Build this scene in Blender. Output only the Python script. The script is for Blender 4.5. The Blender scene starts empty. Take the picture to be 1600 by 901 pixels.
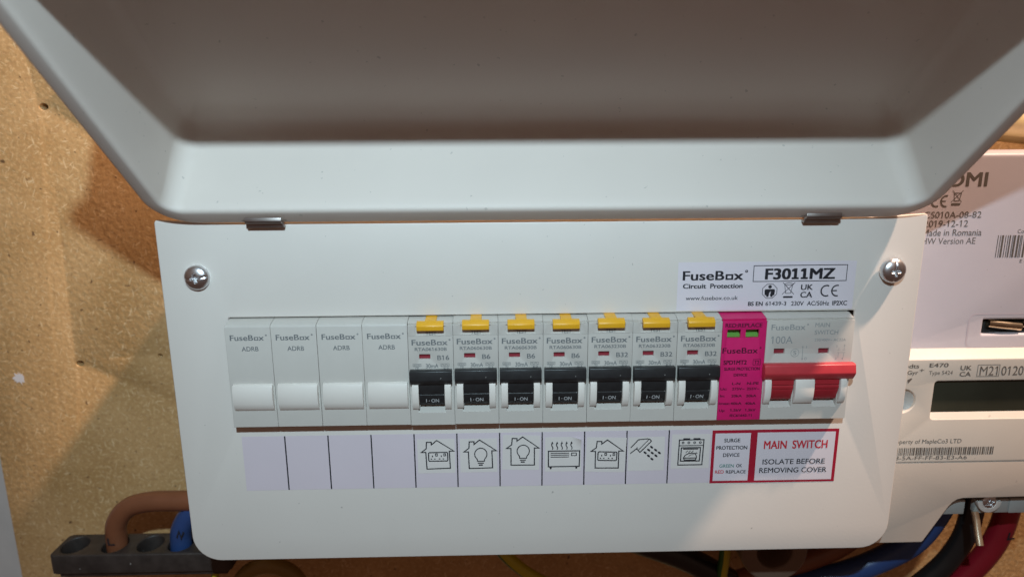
import bpy, bmesh, math, random
from mathutils import Vector, Matrix
S = bpy.context.scene
COL = S.collection
rnd = random.Random(7)

# ------------------------------------------------------------------ camera
cam = bpy.data.cameras.new('camera')
cam.sensor_width = 36.0
cam.lens = 24.75
cam.clip_start = 0.01
cam.clip_end = 50
cam_ob = bpy.data.objects.new('camera', cam)
COL.objects.link(cam_ob)
CAM_LOC = Vector((-0.0199473, -0.2752112, 0.0939028))
RX = Vector((0.99967950, -0.02470048, -0.00554896))
UP = Vector((0.01104845, 0.22845935, 0.97349076))
FW = Vector((0.02277797, 0.97324006, -0.22865903))
m = Matrix.Identity(4)
for i in range(3):
    m[i][0] = RX[i]; m[i][1] = UP[i]; m[i][2] = -FW[i]; m[i][3] = CAM_LOC[i]
cam_ob.matrix_world = m
cam.dof.use_dof = True
cam.dof.focus_distance = 0.29
cam.dof.aperture_fstop = 9.0
S.camera = cam_ob

# ------------------------------------------------------------------ light
S.view_settings.view_transform = 'Standard'
S.view_settings.look = 'None'
S.view_settings.exposure = 0.0
S.view_settings.gamma = 1.0
world = bpy.data.worlds.new('World')
S.world = world
world.use_nodes = True
wn = world.node_tree
bg = wn.nodes['Background']
tc = wn.nodes.new('ShaderNodeTexCoord')
sep = wn.nodes.new('ShaderNodeSeparateXYZ')
mr = wn.nodes.new('ShaderNodeMapRange')
mr.inputs['From Min'].default_value = -1
mr.inputs['From Max'].default_value = 1
ramp = wn.nodes.new('ShaderNodeValToRGB')
ramp.color_ramp.elements[0].position = 0.0
ramp.color_ramp.elements[0].color = (0.38, 0.17, 0.11, 1)
ramp.color_ramp.elements[1].position = 1.0
ramp.color_ramp.elements[1].color = (1.0, 0.68, 0.52, 1)
e = ramp.color_ramp.elements.new(0.45); e.color = (0.58, 0.32, 0.225, 1)
e = ramp.color_ramp.elements.new(0.62); e.color = (0.9, 0.56, 0.42, 1)
wn.links.new(tc.outputs['Generated'], sep.inputs[0])
wn.links.new(sep.outputs['Z'], mr.inputs['Value'])
wn.links.new(mr.outputs['Result'], ramp.inputs['Fac'])
wn.links.new(ramp.outputs['Color'], bg.inputs['Color'])
bg.inputs['Strength'].default_value = 0.16


def lamp(name, loc, power, color, radius, aim=None, cone=None):
    l = bpy.data.lights.new(name, 'SPOT' if aim else 'POINT')
    l.energy = power
    l.color = color
    l.shadow_soft_size = radius
    o = bpy.data.objects.new(name, l)
    o.location = loc
    if aim:
        l.spot_size = math.radians(cone)
        l.spot_blend = 1.0
        o.rotation_euler = (Vector(aim) - Vector(loc)).to_track_quat('-Z', 'Y').to_euler()
    COL.objects.link(o)
    return o


# the electrician's torch, held above the viewer and pointed a little to the left, and a warm room lamp high on the right
lamp('torch_light', (-0.030, -0.366, 0.276), 6.9, (0.76, 1.03, 1.18), 0.005, (-0.110, 0.020, 0.010), 108)
lamp('room_light', (0.616, -0.202, 1.010), 85.0, (1.0, 0.73, 0.56), 0.028)


# ------------------------------------------------------------------ materials
def mat(name, col, rough=0.45, metal=0.0, var=0.04, scale=60.0, bump=0.0, bscale=900.0, coat=0.0, dust=0.0):
    """plain procedural paint / plastic / metal: slight tone and gloss variation, optional fine bump"""
    M = bpy.data.materials.new(name)
    M.use_nodes = True
    nt = M.node_tree
    b = nt.nodes['Principled BSDF']
    b.inputs['Metallic'].default_value = metal
    b.inputs['Coat Weight'].default_value = coat
    b.inputs['Coat Roughness'].default_value = 0.12
    t = nt.nodes.new('ShaderNodeTexCoord')
    n = nt.nodes.new('ShaderNodeTexNoise')
    n.inputs['Scale'].default_value = scale
    n.inputs['Detail'].default_value = 5
    nt.links.new(t.outputs['Object'], n.inputs['Vector'])
    r = nt.nodes.new('ShaderNodeValToRGB')
    lo = [max(0, c * (1 - var)) for c in col]
    hi = [min(1, c * (1 + var)) for c in col]
    r.color_ramp.elements[0].position = 0.3
    r.color_ramp.elements[1].position = 0.7
    r.color_ramp.elements[0].color = (*lo, 1)
    r.color_ramp.elements[1].color = (*hi, 1)
    nt.links.new(n.outputs['Fac'], r.inputs['Fac'])
    out = r.outputs['Color']
    if dust > 0:
        v = nt.nodes.new('ShaderNodeTexNoise')
        v.inputs['Scale'].default_value = 420
        v.inputs['Detail'].default_value = 2
        nt.links.new(t.outputs['Object'], v.inputs['Vector'])
        q = nt.nodes.new('ShaderNodeValToRGB')
        q.color_ramp.elements[0].position = 0.735
        q.color_ramp.elements[1].position = 0.76
        nt.links.new(v.outputs['Fac'], q.inputs['Fac'])
        mx = nt.nodes.new('ShaderNodeMix'); mx.data_type = 'RGBA'
        sc = nt.nodes.new('ShaderNodeMath'); sc.operation = 'MULTIPLY'
        sc.inputs[1].default_value = dust
        nt.links.new(q.outputs['Color'], sc.inputs[0])
        nt.links.new(sc.outputs[0], mx.inputs['Factor'])
        nt.links.new(out, mx.inputs[6])
        mx.inputs[7].default_value = (0.22, 0.2, 0.18, 1) if sum(col) > 0.6 else (0.5, 0.48, 0.45, 1)
        out = mx.outputs[2]
    nt.links.new(out, b.inputs['Base Color'])
    rr = nt.nodes.new('ShaderNodeMapRange')
    rr.inputs['To Min'].default_value = max(0.02, rough - 0.06)
    rr.inputs['To Max'].default_value = min(1, rough + 0.06)
    n2 = nt.nodes.new('ShaderNodeTexNoise')
    n2.inputs['Scale'].default_value = scale * 4
    nt.links.new(t.outputs['Object'], n2.inputs['Vector'])
    nt.links.new(n2.outputs['Fac'], rr.inputs['Value'])
    nt.links.new(rr.outputs['Result'], b.inputs['Roughness'])
    if bump > 0:
        n3 = nt.nodes.new('ShaderNodeTexNoise')
        n3.inputs['Scale'].default_value = bscale
        n3.inputs['Detail'].default_value = 3
        nt.links.new(t.outputs['Object'], n3.inputs['Vector'])
        bp = nt.nodes.new('ShaderNodeBump')
        bp.inputs['Strength'].default_value = bump
        bp.inputs['Distance'].default_value = 0.0002
        nt.links.new(n3.outputs['Fac'], bp.inputs['Height'])
        nt.links.new(bp.outputs['Normal'], b.inputs['Normal'])
    return M


M_PANEL = mat('white_powder_coat', (0.70, 0.64, 0.585), 0.42, var=0.015, scale=25, bump=0.10, bscale=700, dust=0.5)
M_LID = mat('white_lid_paint', (0.66, 0.585, 0.525), 0.60, var=0.015, scale=25, bump=0.06, bscale=600, dust=0.4)
M_MOD = mat('grey_white_plastic', (0.545, 0.505, 0.46), 0.42, var=0.02, scale=80, bump=0.05, bscale=1500)
M_CHEEK = mat('white_plastic', (0.76, 0.70, 0.64), 0.38, var=0.015)
M_BLACK = mat('black_toggle_plastic', (0.020, 0.020, 0.021), 0.38, var=0.2, scale=300, bump=0.12, bscale=1200, dust=0.5)
M_RED = mat('red_toggle_plastic', (0.50, 0.040, 0.052), 0.36, var=0.06, scale=200)
M_ROTRED = mat('red_rotor_plastic', (0.36, 0.02, 0.03), 0.36, var=0.06, scale=200)
M_FLAG = mat('red_flag', (0.25, 0.022, 0.035), 0.5)
M_GREEN = mat('green_flag', (0.13, 0.33, 0.06), 0.35)
M_YEL = mat('yellow_test_plastic', (0.80, 0.40, 0.02), 0.35, var=0.05, scale=150)
M_PINK = mat('pink_label', (0.62, 0.012, 0.135), 0.42, var=0.05, scale=120)
M_PRINT = mat('grey_printing', (0.16, 0.165, 0.17), 0.6)
M_PRINTL = mat('light_grey_printing', (0.27, 0.275, 0.275), 0.6)
M_INK = mat('black_ink', (0.018, 0.018, 0.024), 0.5)
M_INKP = mat('dark_ink_on_pink', (0.06, 0.004, 0.022), 0.5)
M_WHITEPRINT = mat('white_printing', (0.62, 0.63, 0.64), 0.5)
M_STRIP = mat('lilac_label_paper', (0.68, 0.59, 0.635), 0.45, var=0.02, scale=30)
M_STICK = mat('white_sticker_paper', (0.72, 0.665, 0.63), 0.42, var=0.02, scale=50)
M_LABEL = mat('white_label_paper', (0.72, 0.65, 0.69), 0.4, var=0.015, scale=40)
M_CRIM = mat('crimson_border', (0.40, 0.012, 0.035), 0.42, var=0.05)
M_REDTXT = mat('red_ink', (0.58, 0.03, 0.045), 0.45)
M_GRNTXT = mat('green_ink', (0.10, 0.26, 0.22), 0.45)
M_CHROME = mat('screw_zinc', (0.70, 0.69, 0.70), 0.33, metal=1.0, var=0.12, scale=500)
M_HINGE = mat('hinge_steel', (0.36, 0.32, 0.30), 0.42, metal=1.0, var=0.1, scale=300)
M_DARK = mat('dark_void', (0.03, 0.027, 0.025), 0.8)
M_HUB = mat('lilac_grey_plastic', (0.60, 0.55, 0.59), 0.42, var=0.02, scale=40, bump=0.05, dust=0.35)
M_METER = mat('beige_meter_plastic', (0.66, 0.595, 0.52), 0.42, var=0.02, scale=40, bump=0.06, dust=0.35)
M_METER2 = mat('warm_grey_cover_plastic', (0.56, 0.49, 0.425), 0.5, var=0.03, scale=40, bump=0.08, dust=0.3)
M_LCD = mat('dark_display', (0.045, 0.046, 0.032), 0.14, var=0.3, scale=20)
M_GREYP = mat('grey_terminal_plastic', (0.45, 0.46, 0.44), 0.45)
M_METERINK = mat('brown_grey_ink', (0.12, 0.10, 0.085), 0.6)
M_BROWN = mat('brown_cable', (0.21, 0.075, 0.035), 0.36, var=0.08, scale=90)
M_BLUE = mat('blue_cable', (0.03, 0.07, 0.21), 0.34, var=0.06, scale=90)
M_BLKCAB = mat('black_cable', (0.016, 0.015, 0.015), 0.32, var=0.1)
M_REDCAB = mat('red_cable', (0.30, 0.012, 0.024), 0.33, var=0.06)
M_CREAM = mat('cream_cable', (0.62, 0.50, 0.26), 0.4, var=0.06)
M_BLOCK = mat('dark_bakelite', (0.040, 0.030, 0.026), 0.5, var=0.35, scale=150, bump=0.15, dust=0.8)
M_GLAND = mat('brown_gland', (0.16, 0.105, 0.075), 0.5, var=0.1)
M_EARTHDULL = mat('dull_yellow_cable', (0.24, 0.15, 0.035), 0.45, var=0.1)
M_COPPER = mat('seal_wire', (0.92, 0.82, 0.62), 0.24, metal=0.95)


def earth_mat():
    M = bpy.data.materials.new('green_yellow_cable')
    M.use_nodes = True
    nt = M.node_tree
    b = nt.nodes['Principled BSDF']
    b.inputs['Roughness'].default_value = 0.35
    t = nt.nodes.new('ShaderNodeTexCoord')
    w = nt.nodes.new('ShaderNodeVectorMath')      # the stripe runs along the wire: colour by the side of the wire
    w.operation = 'DOT_PRODUCT'
    w.inputs[1].default_value = (0.75, -0.5, 0.2)
    nt.links.new(t.outputs['Normal'], w.inputs[0])
    r = nt.nodes.new('ShaderNodeValToRGB')
    r.color_ramp.interpolation = 'CONSTANT'
    r.color_ramp.elements[0].color = (0.03, 0.12, 0.02, 1)
    r.color_ramp.elements[1].color = (0.50, 0.42, 0.02, 1)
    r.color_ramp.elements[1].position = 0.12
    nt.links.new(w.outputs['Value'], r.inputs['Fac'])
    nt.links.new(r.outputs['Color'], b.inputs['Base Color'])
    return M


M_EARTH = earth_mat()


def chipboard_mat():
    M = bpy.data.materials.new('chipboard')
    M.use_nodes = True
    nt = M.node_tree
    L = nt.links.new
    b = nt.nodes['Principled BSDF']
    b.inputs['Roughness'].default_value = 0.62
    t = nt.nodes.new('ShaderNodeTexCoord')

    def noise(scale, detail=3, rot=0.0, sx=1.0, sz=1.0, dist=0.0):
        mp = nt.nodes.new('ShaderNodeMapping')
        mp.inputs['Rotation'].default_value = (0, rot, 0)
        mp2 = nt.nodes.new('ShaderNodeMapping')
        mp2.inputs['Scale'].default_value = (sx, 1, sz)
        L(t.outputs['Object'], mp.inputs['Vector'])
        L(mp.outputs['Vector'], mp2.inputs['Vector'])
        n = nt.nodes.new('ShaderNodeTexNoise')
        n.inputs['Scale'].default_value = scale
        n.inputs['Detail'].default_value = detail
        n.inputs['Distortion'].default_value = dist
        L(mp2.outputs['Vector'], n.inputs['Vector'])
        return n.outputs['Fac']

    def thr(s, a, c):
        m_ = nt.nodes.new('ShaderNodeMapRange')
        m_.interpolation_type = 'SMOOTHSTEP'
        m_.inputs['From Min'].default_value = a
        m_.inputs['From Max'].default_value = c
        L(s, m_.inputs['Value'])
        return m_.outputs['Result']

    def mix(fac, a, colr, k=1.0):
        mu = nt.nodes.new('ShaderNodeMath'); mu.operation = 'MULTIPLY'
        mu.inputs[1].default_value = k
        L(fac, mu.inputs[0])
        x = nt.nodes.new('ShaderNodeMix'); x.data_type = 'RGBA'
        L(mu.outputs[0], x.inputs['Factor'])
        L(a, x.inputs[6])
        x.inputs[7].default_value = (*colr, 1)
        return x.outputs[2]

    base = nt.nodes.new('ShaderNodeValToRGB')
    base.color_ramp.elements[0].position = 0.34
    base.color_ramp.elements[1].position = 0.66
    base.color_ramp.elements[0].color = (0.435, 0.245, 0.09, 1)
    base.color_ramp.elements[1].color = (0.61, 0.37, 0.165, 1)
    big = nt.nodes.new('ShaderNodeMix'); big.data_type = 'FLOAT'
    big.inputs['Factor'].default_value = 0.45
    L(noise(30, 6), big.inputs[2]); L(noise(9, 4, dist=0.6), big.inputs[3])
    L(big.outputs[0], base.inputs['Fac'])
    c = base.outputs['Color']
    c = mix(thr(noise(520, 5), 0.48, 0.72), c, (0.74, 0.50, 0.25), 0.6)
    c = mix(thr(noise(330, 4, 0.4), 0.50, 0.72), c, (0.40, 0.22, 0.09), 0.6)
    # pale chips lying at different angles
    for rot, sx, sz, sc in ((0.6, 1, 5.5, 170), (-0.5, 1, 6.5, 190), (1.75, 1, 5, 150), (2.5, 1, 6, 210), (0.1, 1, 5, 180), (1.2, 1, 7, 140)):
        c = mix(thr(noise(sc, 0.6, rot, sx, sz), 0.69, 0.75), c, (0.80, 0.58, 0.33), 0.62)
    # dark bark specks
    c = mix(thr(noise(230, 2, 0.9), 0.675, 0.73), c, (0.12, 0.06, 0.025), 0.85)
    c = mix(thr(noise(140, 3, 0.2, 1, 3), 0.69, 0.74), c, (0.15, 0.075, 0.035), 0.8)
    L(c, b.inputs['Base Color'])
    bp = nt.nodes.new('ShaderNodeBump')
    bp.inputs['Strength'].default_value = 0.45
    bp.inputs['Distance'].default_value = 0.0008
    L(noise(380, 5), bp.inputs['Height'])
    L(bp.outputs['Normal'], b.inputs['Normal'])
    return M


M_CHIP = chipboard_mat()
M_WALL = mat('grey_plaster', (0.55, 0.51, 0.48), 0.85, var=0.06, scale=40, bump=0.3, bscale=200)


# ------------------------------------------------------------------ mesh helpers (all numbers in millimetres)
class MB:
    def __init__(self):
        self.bm = bmesh.new()
        self.layer = 0

    def add(self, verts, faces):
        vs = [self.bm.verts.new(v) for v in verts]
        fs = []
        for f in faces:
            try:
                fs.append(self.bm.faces.new([vs[i] for i in f]))
            except ValueError:
                pass
        return vs, fs

    def _bevel(self, vs, w, seg=2, ang=25):
        es = set()
        for v in vs:
            for ed in v.link_edges:
                if len(ed.link_faces) == 2 and ed.calc_face_angle(0) > math.radians(ang):
                    es.add(ed)
        bmesh.ops.bevel(self.bm, geom=list(es), offset=w, segments=seg, profile=0.5, affect='EDGES', clamp_overlap=True)

    def prism(self, prof, x0, x1, bevel=0.0, seg=2, ang=25):
        """closed profile of (y, z) swept along x"""
        n = len(prof)
        v = [(x0, p[0], p[1]) for p in prof] + [(x1, p[0], p[1]) for p in prof]
        f = [tuple(range(n)), tuple(range(2 * n - 1, n - 1, -1))]
        for i in range(n):
            j = (i + 1) % n
            f.append((j, i, n + i, n + j))
        vs, fs = self.add(v, f)
        bmesh.ops.recalc_face_normals(self.bm, faces=fs)
        if bevel:
            self._bevel(vs, bevel, seg, ang)
        return self

    def box(self, x0, x1, y0, y1, z0, z1, bevel=0.0, seg=2):
        return self.prism([(y0, z0), (y0, z1), (y1, z1), (y1, z0)], x0, x1, bevel, seg)

    def plate(self, outer, holes, y0, y1, bevel=0.0, res=2):
        """outline of (x, z) points with holes, from front y0 back to y1, edges rounded"""
        cu = bpy.data.curves.new('tmp', 'CURVE')
        cu.dimensions = '2D'
        cu.fill_mode = 'BOTH'
        th = abs(y1 - y0)
        cu.extrude = max(0.0005, th / 2 - bevel)
        cu.bevel_depth = bevel
        cu.bevel_resolution = res
        cu.offset = -bevel
        for loop in [outer] + list(holes):
            sp = cu.splines.new('POLY')
            sp.points.add(len(loop) - 1)
            for p, q in zip(sp.points, loop):
                p.co = (q[0], q[1], 0, 1)
            sp.use_cyclic_u = True
        ob = bpy.data.objects.new('tmp', cu)
        me = ob.to_mesh()
        yc = (y0 + y1) / 2
        vs, fs = self.add([(v.co.x, yc - v.co.z, v.co.y) for v in me.vertices], [tuple(p.vertices) for p in me.polygons])
        ob.to_mesh_clear()
        bpy.data.objects.remove(ob)
        bpy.data.curves.remove(cu)
        bmesh.ops.remove_doubles(self.bm, verts=vs, dist=1e-4)
        bmesh.ops.recalc_face_normals(self.bm, faces=[f for f in fs if f.is_valid])
        return self

    def flat(self, pts, frame):
        """one filled polygon in a plane; frame(u, v, lift) gives the point"""
        self.layer += 1
        lift = 0.004 * (self.layer % 12)
        self.add([frame(p[0], p[1], lift) for p in pts], [tuple(range(len(pts)))])
        return self

    def stroke(self, pts, w, frame, closed=False):
        """mitred line of width w through the points"""
        self.layer += 1
        lift = 0.004 * (self.layer % 12)
        P = [Vector((p[0], p[1])) for p in pts]
        n = len(P)
        L, R = [], []
        for i in range(n):
            a = P[(i - 1) % n] if (closed or i > 0) else None
            c = P[(i + 1) % n] if (closed or i < n - 1) else None
            d1 = (P[i] - a).normalized() if a is not None else None
            d2 = (c - P[i]).normalized() if c is not None else None
            if d1 is None: d1 = d2
            if d2 is None: d2 = d1
            n1 = Vector((-d1.y, d1.x)); n2 = Vector((-d2.y, d2.x))
            t = n1 + n2
            if t.length < 1e-6: t = n1.copy()
            t.normalize()
            k = min(2.5, 1 / max(0.2, t.dot(n1)))
            L.append(P[i] + t * (w / 2 * k)); R.append(P[i] - t * (w / 2 * k))
        vs = [frame(p.x, p.y, lift) for p in L] + [frame(p.x, p.y, lift) for p in R]
        fs = []
        for i in range(n if closed else n - 1):
            j = (i + 1) % n
            fs.append((i, j, n + j, n + i))
        self.add(vs, fs)
        return self

    def glyphs(self, g, frame, x0, x1, z0, z1):
        """normalised lettering (cap height 1, width 1) put into a box"""
        self.layer += 1
        lift = 0.004 * (self.layer % 12)
        V, F = g
        self.add([frame(x0 + (x1 - x0) * v[0], z0 + (z1 - z0) * v[1], lift + 0.003 * v[2]) for v in V], F)
        return self

    def text(self, s, frame, x0, x1, z0, z1, bold=0.0):
        return self.glyphs(glyph_geo(s, bold), frame, x0, x1, z0, z1)

    def tube(self, pts, r, seg=20, sub=10):
        P = catmull([Vector(p) for p in pts], sub)
        t0 = (P[1] - P[0]).normalized()
        up = Vector((0, 1, 0)) if abs(t0.y) < 0.9 else Vector((1, 0, 0))
        nrm = (up - t0 * up.dot(t0)).normalized()
        rings = []
        for i, p in enumerate(P):
            a = P[max(0, i - 1)]; c = P[min(len(P) - 1, i + 1)]
            t = (c - a).normalized()
            nrm = (nrm - t * nrm.dot(t)).normalized()
            bn = t.cross(nrm)
            rings.append([p + (nrm * math.cos(k * 2 * math.pi / seg) + bn * math.sin(k * 2 * math.pi / seg)) * r for k in range(seg)])
        vs = [v for ring in rings for v in ring]
        fs = []
        for i in range(len(rings) - 1):
            for k in range(seg):
                k2 = (k + 1) % seg
                fs.append((i * seg + k, i * seg + k2, (i + 1) * seg + k2, (i + 1) * seg + k))
        fs.append(tuple(range(seg - 1, -1, -1)))
        fs.append(tuple((len(rings) - 1) * seg + k for k in range(seg)))
        _, ff = self.add(vs, fs)
        bmesh.ops.recalc_face_normals(self.bm, faces=ff)
        return self

    def sheet(self, loops, cap_start=True, cap_end=True):
        n = len(loops[0])
        vs = [v for l in loops for v in l]
        fs = []
        for i in range(len(loops) - 1):
            for k in range(n):
                k2 = (k + 1) % n
                fs.append((i * n + k, i * n + k2, (i + 1) * n + k2, (i + 1) * n + k))
        if cap_start: fs.append(tuple(range(n - 1, -1, -1)))
        if cap_end: fs.append(tuple((len(loops) - 1) * n + k for k in range(n)))
        _, ff = self.add(vs, fs)
        bmesh.ops.recalc_face_normals(self.bm, faces=[f for f in ff if f.is_valid])
        return self

    def build(self, name, material, parent=None, origin=(0, 0, 0), smooth=32):
        org = parent['org'] if parent is not None else origin
        bmesh.ops.translate(self.bm, verts=self.bm.verts, vec=[-c for c in org])
        bmesh.ops.scale(self.bm, verts=self.bm.verts, vec=(0.001,) * 3)
        me = bpy.data.meshes.new(name)
        self.bm.to_mesh(me)
        self.bm.free()
        me.materials.append(material)
        if smooth:
            me.polygons.foreach_set('use_smooth', [True] * len(me.polygons))
            me.set_sharp_from_angle(angle=math.radians(smooth))
        o = bpy.data.objects.new(name, me)
        COL.objects.link(o)
        if parent is not None:
            o.parent = parent
        else:
            o.location = [c * 0.001 for c in origin]
        o['org'] = [float(c) for c in org]
        return o


def catmull(P, sub):
    if len(P) < 3: return P
    Q = [P[0] * 2 - P[1]] + P + [P[-1] * 2 - P[-2]]
    out = []
    for i in range(1, len(Q) - 2):
        a, b_, c, d = Q[i - 1], Q[i], Q[i + 1], Q[i + 2]
        for k in range(sub):
            t = k / sub
            out.append(0.5 * ((2 * b_) + (c - a) * t + (2 * a - 5 * b_ + 4 * c - d) * t * t + (3 * b_ - a - 3 * c + d) * t ** 3))
    out.append(P[-1])
    return out


_G = {}


def raw_glyphs(s):
    """outline of a string; the built-in font's bare '1' gets its flag"""
    V, F = plain_glyphs(s)
    V, F = list(V), list(F)
    for i, ch in enumerate(s):
        if ch != '1': continue
        P, _ = plain_glyphs(s[:i + 1])
        xr = max(p[0] for p in P)
        one, _ = plain_glyphs('1')
        bw = max(p[0] for p in one) - min(p[0] for p in one)
        h = max(p[1] for p in one)
        n = len(V)
        xl = xr - bw
        V += [(xl + bw * 0.3, h), (xl, h), (xl - 0.13, h - 0.10), (xl - 0.13, h - 0.19), (xl, h - 0.115)]
        F += [(n + 1, n + 2, n + 3, n + 4)]
        if s == 'F3011MZ':
            V += [(xl - 0.11, 0), (xl, 0), (xl, 0.09), (xl - 0.11, 0.09), (xr, 0), (xr + 0.11, 0), (xr + 0.11, 0.09), (xr, 0.09)]
            F += [(n + 5, n + 6, n + 7, n + 8), (n + 9, n + 10, n + 11, n + 12)]
    return V, F


def plain_glyphs(s):
    cu = bpy.data.curves.new('tmp', 'FONT')
    cu.body = s
    cu.size = 1.0
    cu.resolution_u = 4
    ob = bpy.data.objects.new('tmp', cu)
    COL.objects.link(ob)
    me = ob.to_mesh()
    V = [(v.co.x, v.co.y) for v in me.vertices]
    F = [tuple(p.vertices) for p in me.polygons]
    ob.to_mesh_clear()
    bpy.data.objects.remove(ob)
    bpy.data.curves.remove(cu)
    return V, F


def cap_h():
    if 'cap' not in _G:
        V, _ = raw_glyphs('H')
        _G['cap'] = (min(v[1] for v in V), max(v[1] for v in V))
    return _G['cap']


def embolden(V, F, b):
    """heavier weight: slightly shifted copies, each a hair above the last"""
    if b <= 0: return [(v[0], v[1], 0) for v in V], F
    VV, FF = [], []
    for k, (dx, dz) in enumerate(((-b, -b * 0.5), (b, -b * 0.5), (0, b * 0.5), (-b, b * 0.5), (b, b * 0.5))):
        off = len(VV)
        VV += [(v[0] + dx, v[1] + dz, k) for v in V]
        FF += [tuple(i + off for i in f) for f in F]
    return VV, FF


def glyph_geo(s, bold=0.0):
    k = (s, bold)
    if k not in _G:
        V, F = raw_glyphs(s)
        a, b_ = cap_h()
        V, F = embolden(V, F, bold)
        xa = min(v[0] for v in V); xb = max(v[0] for v in V)
        _G[k] = ([((v[0] - xa) / (xb - xa), (v[1] - a) / (b_ - a), v[2]) for v in V], F)
    return _G[k]


def brand_geo(bold=0.012):
    """the maker's lettering: 'FuseB', a square o with a notch, 'x'"""
    k = ('brand', bold)
    if k in _G: return _G[k]
    a, b_ = cap_h()
    V, F = [], []

    def put(Vs, Fs, dx):
        off = len(V)
        V.extend([(v[0] + dx, v[1], v[2] if len(v) > 2 else 0) for v in Vs])
        F.extend([tuple(i + off for i in f) for f in Fs])

    def norm(s):
        v, f = raw_glyphs(s)
        x0 = min(p[0] for p in v)
        return embolden([((p[0] - x0) / (b_ - a), (p[1] - a) / (b_ - a)) for p in v], f, bold)

    v, f = norm('FuseB'); put(v, f, 0)
    w = max(p[0] for p in v) + 0.10
    o, t = 0.64, 0.13 + bold
    put([(0, 0), (o, 0), (o - t, t), (t, t)], [(0, 1, 2, 3)], w)
    put([(0, 0), (t, t), (t, o - t), (0, o)], [(0, 1, 2, 3)], w)
    put([(0, o), (t, o - t), (o - t, o - t), (o, o)], [(0, 1, 2, 3)], w)
    put([(o, 0), (o, o), (o - t, o - t), (o - t, t)], [(0, 1, 2, 3)], w)
    v, f = norm('x'); put(v, f, w + o + 0.06)
    W = max(p[0] for p in V)
    _G[k] = ([(p[0] / W, p[1], p[2]) for p in V], F)
    return _G[k]


def front(y):
    """frame for marks on a face that looks towards the viewer at depth y"""
    return lambda u, v, lift=0.0: (u, y - 0.05 - lift, v)


def front_rot(y, cx, cz, ang, ox=0.0, oz=0.0):
    c, s = math.cos(ang), math.sin(ang)
    return lambda u, v, lift=0.0: (cx + (u - ox) * c - (v - oz) * s, y - 0.05 - lift, cz + (u - ox) * s + (v - oz) * c)


def circ(cx, cz, r, n=24, a0=0.0, a1=2 * math.pi, rz=None):
    rz = r if rz is None else rz
    full = abs(a1 - a0 - 2 * math.pi) < 1e-6
    k = n if full else n + 1
    return [(cx + r * math.cos(a0 + (a1 - a0) * i / n), cz + rz * math.sin(a0 + (a1 - a0) * i / n)) for i in range(k)]


def rrect(x0, x1, z0, z1, r, n=6):
    rs = r if isinstance(r, (list, tuple)) else (r,) * 4      # bl, br, tr, tl
    out = []
    for (cx, cz, a, q) in ((x0 + rs[0], z0 + rs[0], math.pi, rs[0]), (x1 - rs[1], z0 + rs[1], 1.5 * math.pi, rs[1]),
                           (x1 - rs[2], z1 - rs[2], 0, rs[2]), (x0 + rs[3], z1 - rs[3], 0.5 * math.pi, rs[3])):
        if q < 1e-6:
            out.append((cx, cz)); continue
        for i in range(n + 1):
            t = a + 0.5 * math.pi * i / n
            out.append((cx + q * math.cos(t), cz + q * math.sin(t)))
    return out


def thing(name, label, cat, org, group=None):
    o = bpy.data.objects.new(name, None)
    o.empty_display_size = 0.01
    o.location = [c * 0.001 for c in org]
    COL.objects.link(o)
    o['org'] = [float(c) for c in org]
    o['label'] = label
    o['category'] = cat
    if group: o['group'] = group
    return o


def tag(o, label, cat, group=None):
    o['label'] = label; o['category'] = cat
    if group: o['group'] = group
    return o


def brand_mark(mb, fr, x0, x1, z0, z1, rx, bold=0.025):
    mb.glyphs(brand_geo(bold), fr, x0, x1, z0, z1)
    h = z1 - z0
    mb.stroke(circ(rx, z1 - 0.05 * h, 0.11 * h, 10), 0.10 * h, fr, closed=True)


# ================================================================== SETTING: wall and chipboard
wall = MB().box(-900, 900, 113.5, 125, -700, 800).build('wall', M_WALL, origin=(0, 113.5, -700))
wall['kind'] = 'structure'

brd = thing('chipboard', 'tan chipboard backing board with old screw holes behind the fuse box', 'board', (0, 95, -420))
holes = [circ(-245.8, 103.06, 2.3, 14, rz=1.7), circ(-247.2, -32.5, 2.2, 14, rz=1.7), circ(-203.6, -28.7, 1.3, 12)]
MB().plate(rrect(-299.6, 560, -420, 560, 1.0, 2), holes, 95, 113, 0.4, 1).build('board_panel', M_CHIP, brd)
p = MB()
q = []
for a_ in range(34):
    r = 3.3 * (0.55 + 0.6 * rnd.random()) * (1.0 if a_ % 3 else 1.15)
    q.append((-281.1 + r * math.cos(a_ * 2 * math.pi / 34), -40.2 + 1.1 * r * math.sin(a_ * 2 * math.pi / 34)))
p.plate(q, [], 94.92, 95.1, 0.0, 0)
p.build('paint_splash', mat('white_paint', (0.66, 0.62, 0.62), 0.6), brd)

# ================================================================== FUSE BOX
FB = thing('fuse_box', 'open white metal fuse box with its lid raised and rows of breakers inside', 'fuse box', (0, 0, -91.3))
X0, X1, ZB = -152.5, 152.5, -91.3
outline = rrect(X0, X1, ZB, 58.0, (12, 12, 1.5, 1.5), 8)
# the top edge is dished a little between the ends, under the lid rim
outline = outline[:-7] + [(140, 57.3), (130, 56.5), (118, 56.2), (60, 56.1), (-60, 56.1), (-118, 56.2), (-130, 56.5), (-140, 57.3)] + outline[-7:]
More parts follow.
